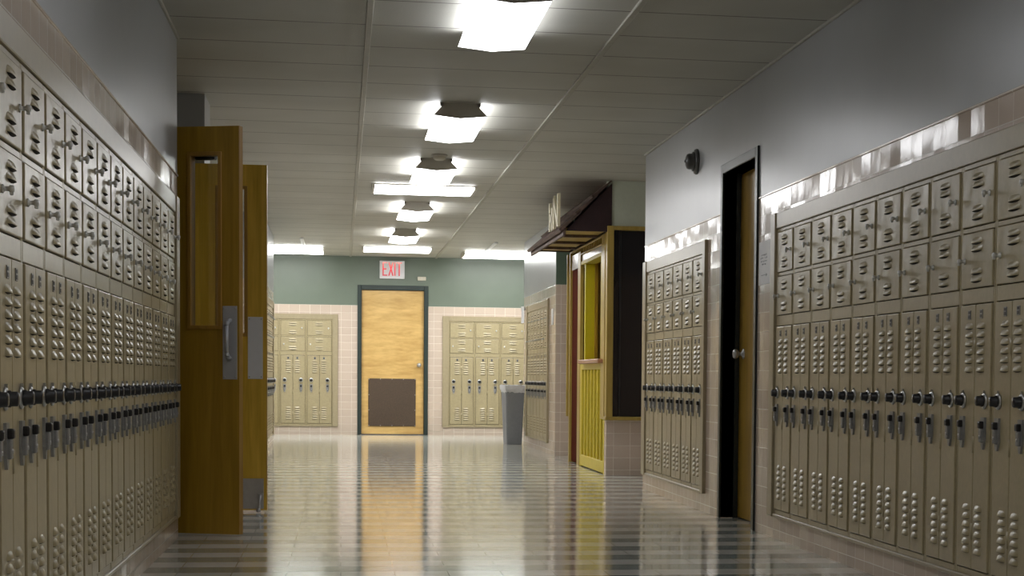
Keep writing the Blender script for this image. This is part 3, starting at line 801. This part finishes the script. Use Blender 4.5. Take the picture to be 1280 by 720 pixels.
# dark window in the end wall of the stand
w1 = structure('window_1', 'dark window with wooden frame above tile facing down the corridor', 'window')
mb = MB()
mb.box(2.278, 2.336, KY - 0.03, KY + 0.08, 0.49, 2.175, 0, bevel=0.003); mb.box(3.14, 3.2, KY - 0.03, KY + 0.08, 0.49, 2.175, 0, bevel=0.003)
mb.box(2.336, 3.14, KY - 0.03, KY + 0.08, 2.140, 2.175, 0, bevel=0.003)
mb.build('window_frame', 'stand_wood', w1)
mb = MB(); mb.box(2.270, 3.2, KY - 0.055, KY + 0.08, 0.485, 0.515, 0, bevel=0.004); mb.build('window_sill', 'stand_wood', w1)
mb = MB(); mb.box(2.336, 3.14, KY + 0.03, KY + 0.04, 0.515, 2.14); mb.build('window_pane', 'darkglass', w1)
mb = MB(); mb.box(2.39, 2.41, KY + 0.012, KY + 0.03, 0.515, 2.14, 0, bevel=0.002); mb.build('window_bar', 'black', w1)

# ------------------------------------------------------------------ awning
aw = thing('awning', 'brown shingled awning with dark maroon end over the concession stand', 'awning')
EX, EZ = 1.895, 2.125                         # eave edge
AY0, AY1 = KY - 0.01, 18.80
tx, tz = 2.318, HC - 0.002                    # where the roof meets the ceiling
mb = MB(); mb.prism([(tx, tz - 0.02), (tx, EZ), (EX + 0.02, EZ)], 'y', AY0, AY0 + 0.03); mb.build('end_panel', 'maroon', aw)
mb = MB(); mb.prism([(tx, tz - 0.02), (tx, EZ), (EX + 0.02, EZ)], 'y', AY1 - 0.03, AY1); mb.build('end_panel', 'maroon', aw)
mb = MB()
dx_, dz_ = tx - EX, tz - EZ
for k in range(3):                            # overlapping courses of shingles
    u0, u1 = k / 3, (k + 1.12) / 3
    u1 = min(u1, 1.0)
    p0 = (EX - 0.025 + dx_ * u0, EZ - 0.012 + dz_ * u0); p1 = (EX - 0.004 + dx_ * u1, min(EZ - 0.004 + dz_ * u1, HC - 0.002))
    th = 0.028
    mb.prism([p0, p1, (p1[0] - 0.012, min(p1[1] + 0.012, HC - 0.001)), (p0[0] - th * 0.7, p0[1] + th * 0.8)], 'y', AY0 - 0.03 - 0.0 * k, AY1 + 0.03)
mb.build('shingle_roof', 'shingle', aw)
mb = MB(); mb.box(EX - 0.005, EX + 0.018, AY0 - 0.02, AY1 + 0.02, EZ - 0.045, EZ + 0.02, 0, bevel=0.003); mb.build('fascia', 'shingle', aw)
mb = MB(); mb.box(EX + 0.018, 2.275, AY0 + 0.03, AY1 - 0.03, EZ + 0.012, EZ + 0.028, 0)
mb.build('soffit', 'soffit', aw)
for yy in (16.62, 17.45, 18.2):
    mb = MB(); mb.box(EX + 0.02, 2.27, yy, yy + 0.05, EZ - 0.012, EZ + 0.012, 0, bevel=0.003); mb.build('soffit_batten', 'shingle', aw)

# cut-out letter standing on the eave, read from across the corridor
root = thing('sign_letters', 'cream cut-out letters standing on the edge of the awning', 'sign')
RM = Matrix.Translation((1.862, 16.1, 0)) @ Matrix.Rotation(PI / 2, 4, 'Z')
def upright(mb, p, q, w):
    t = MB(); t.stroke(p, q, w, -0.012, 0.012); mb.merge(t.bm, 0, RM)
B0, B1 = 2.168, 2.452
for name_, segs in (('letter', [((0.045, B0), (0.045, B1)), ((0.36, B0), (0.36, B1 - 0.01)), ((0.36, B1 - 0.02), (0.055, B0 + 0.02))]),
                    ('letter', [((0.68, B0), (0.68, B1 - 0.03)), ((0.68, B0 + 0.14), (0.50, B0 + 0.08)), ((0.50, B0), (0.50, B0 + 0.2))])):
    mb = MB()
    for p, q in segs: upright(mb, p, q, 0.07)
    mb.build(name_, 'cream', root)

# ------------------------------------------------------------------ world and camera
w = bpy.data.worlds.new('world'); scene.world = w; w.use_nodes = True
w.node_tree.nodes['Background'].inputs[0].default_value = (0.5, 0.55, 0.62, 1)
w.node_tree.nodes['Background'].inputs[1].default_value = 0.05

cam = bpy.data.cameras.new('camera'); co = bpy.data.objects.new('camera', cam); COL.objects.link(co)
cam.sensor_width = 36.0; cam.sensor_fit = 'HORIZONTAL'
cam.lens = 2314.86 / 1280 * 36.0
cam.shift_x = -(836.60 - 640) / 1280; cam.shift_y = (591.90 - 360) / 1280
cam.clip_start = 0.05; cam.clip_end = 200
co.matrix_world = Matrix.Translation((0, 0, 0.8468)) @ Matrix.Rotation(-0.1757, 4, 'Z') @ Matrix.Rotation(PI / 2 - 0.0508, 4, 'X') @ Matrix.Rotation(0.0108, 4, 'Z')
scene.camera = co

vs = scene.view_settings
scene.display_settings.display_device = 'sRGB'
vs.view_transform = 'Standard'; vs.look = 'None'; vs.exposure = 1.5; vs.gamma = 1.0; vs.use_curve_mapping = False
scene.cycles.use_denoising = True
scene.cycles.max_bounces = 8; scene.cycles.diffuse_bounces = 5; scene.cycles.glossy_bounces = 4
scene.cycles.transmission_bounces = 6
scene.cycles.sample_clamp_indirect = 6.0
scene.cycles.caustics_reflective = False; scene.cycles.caustics_refractive = False
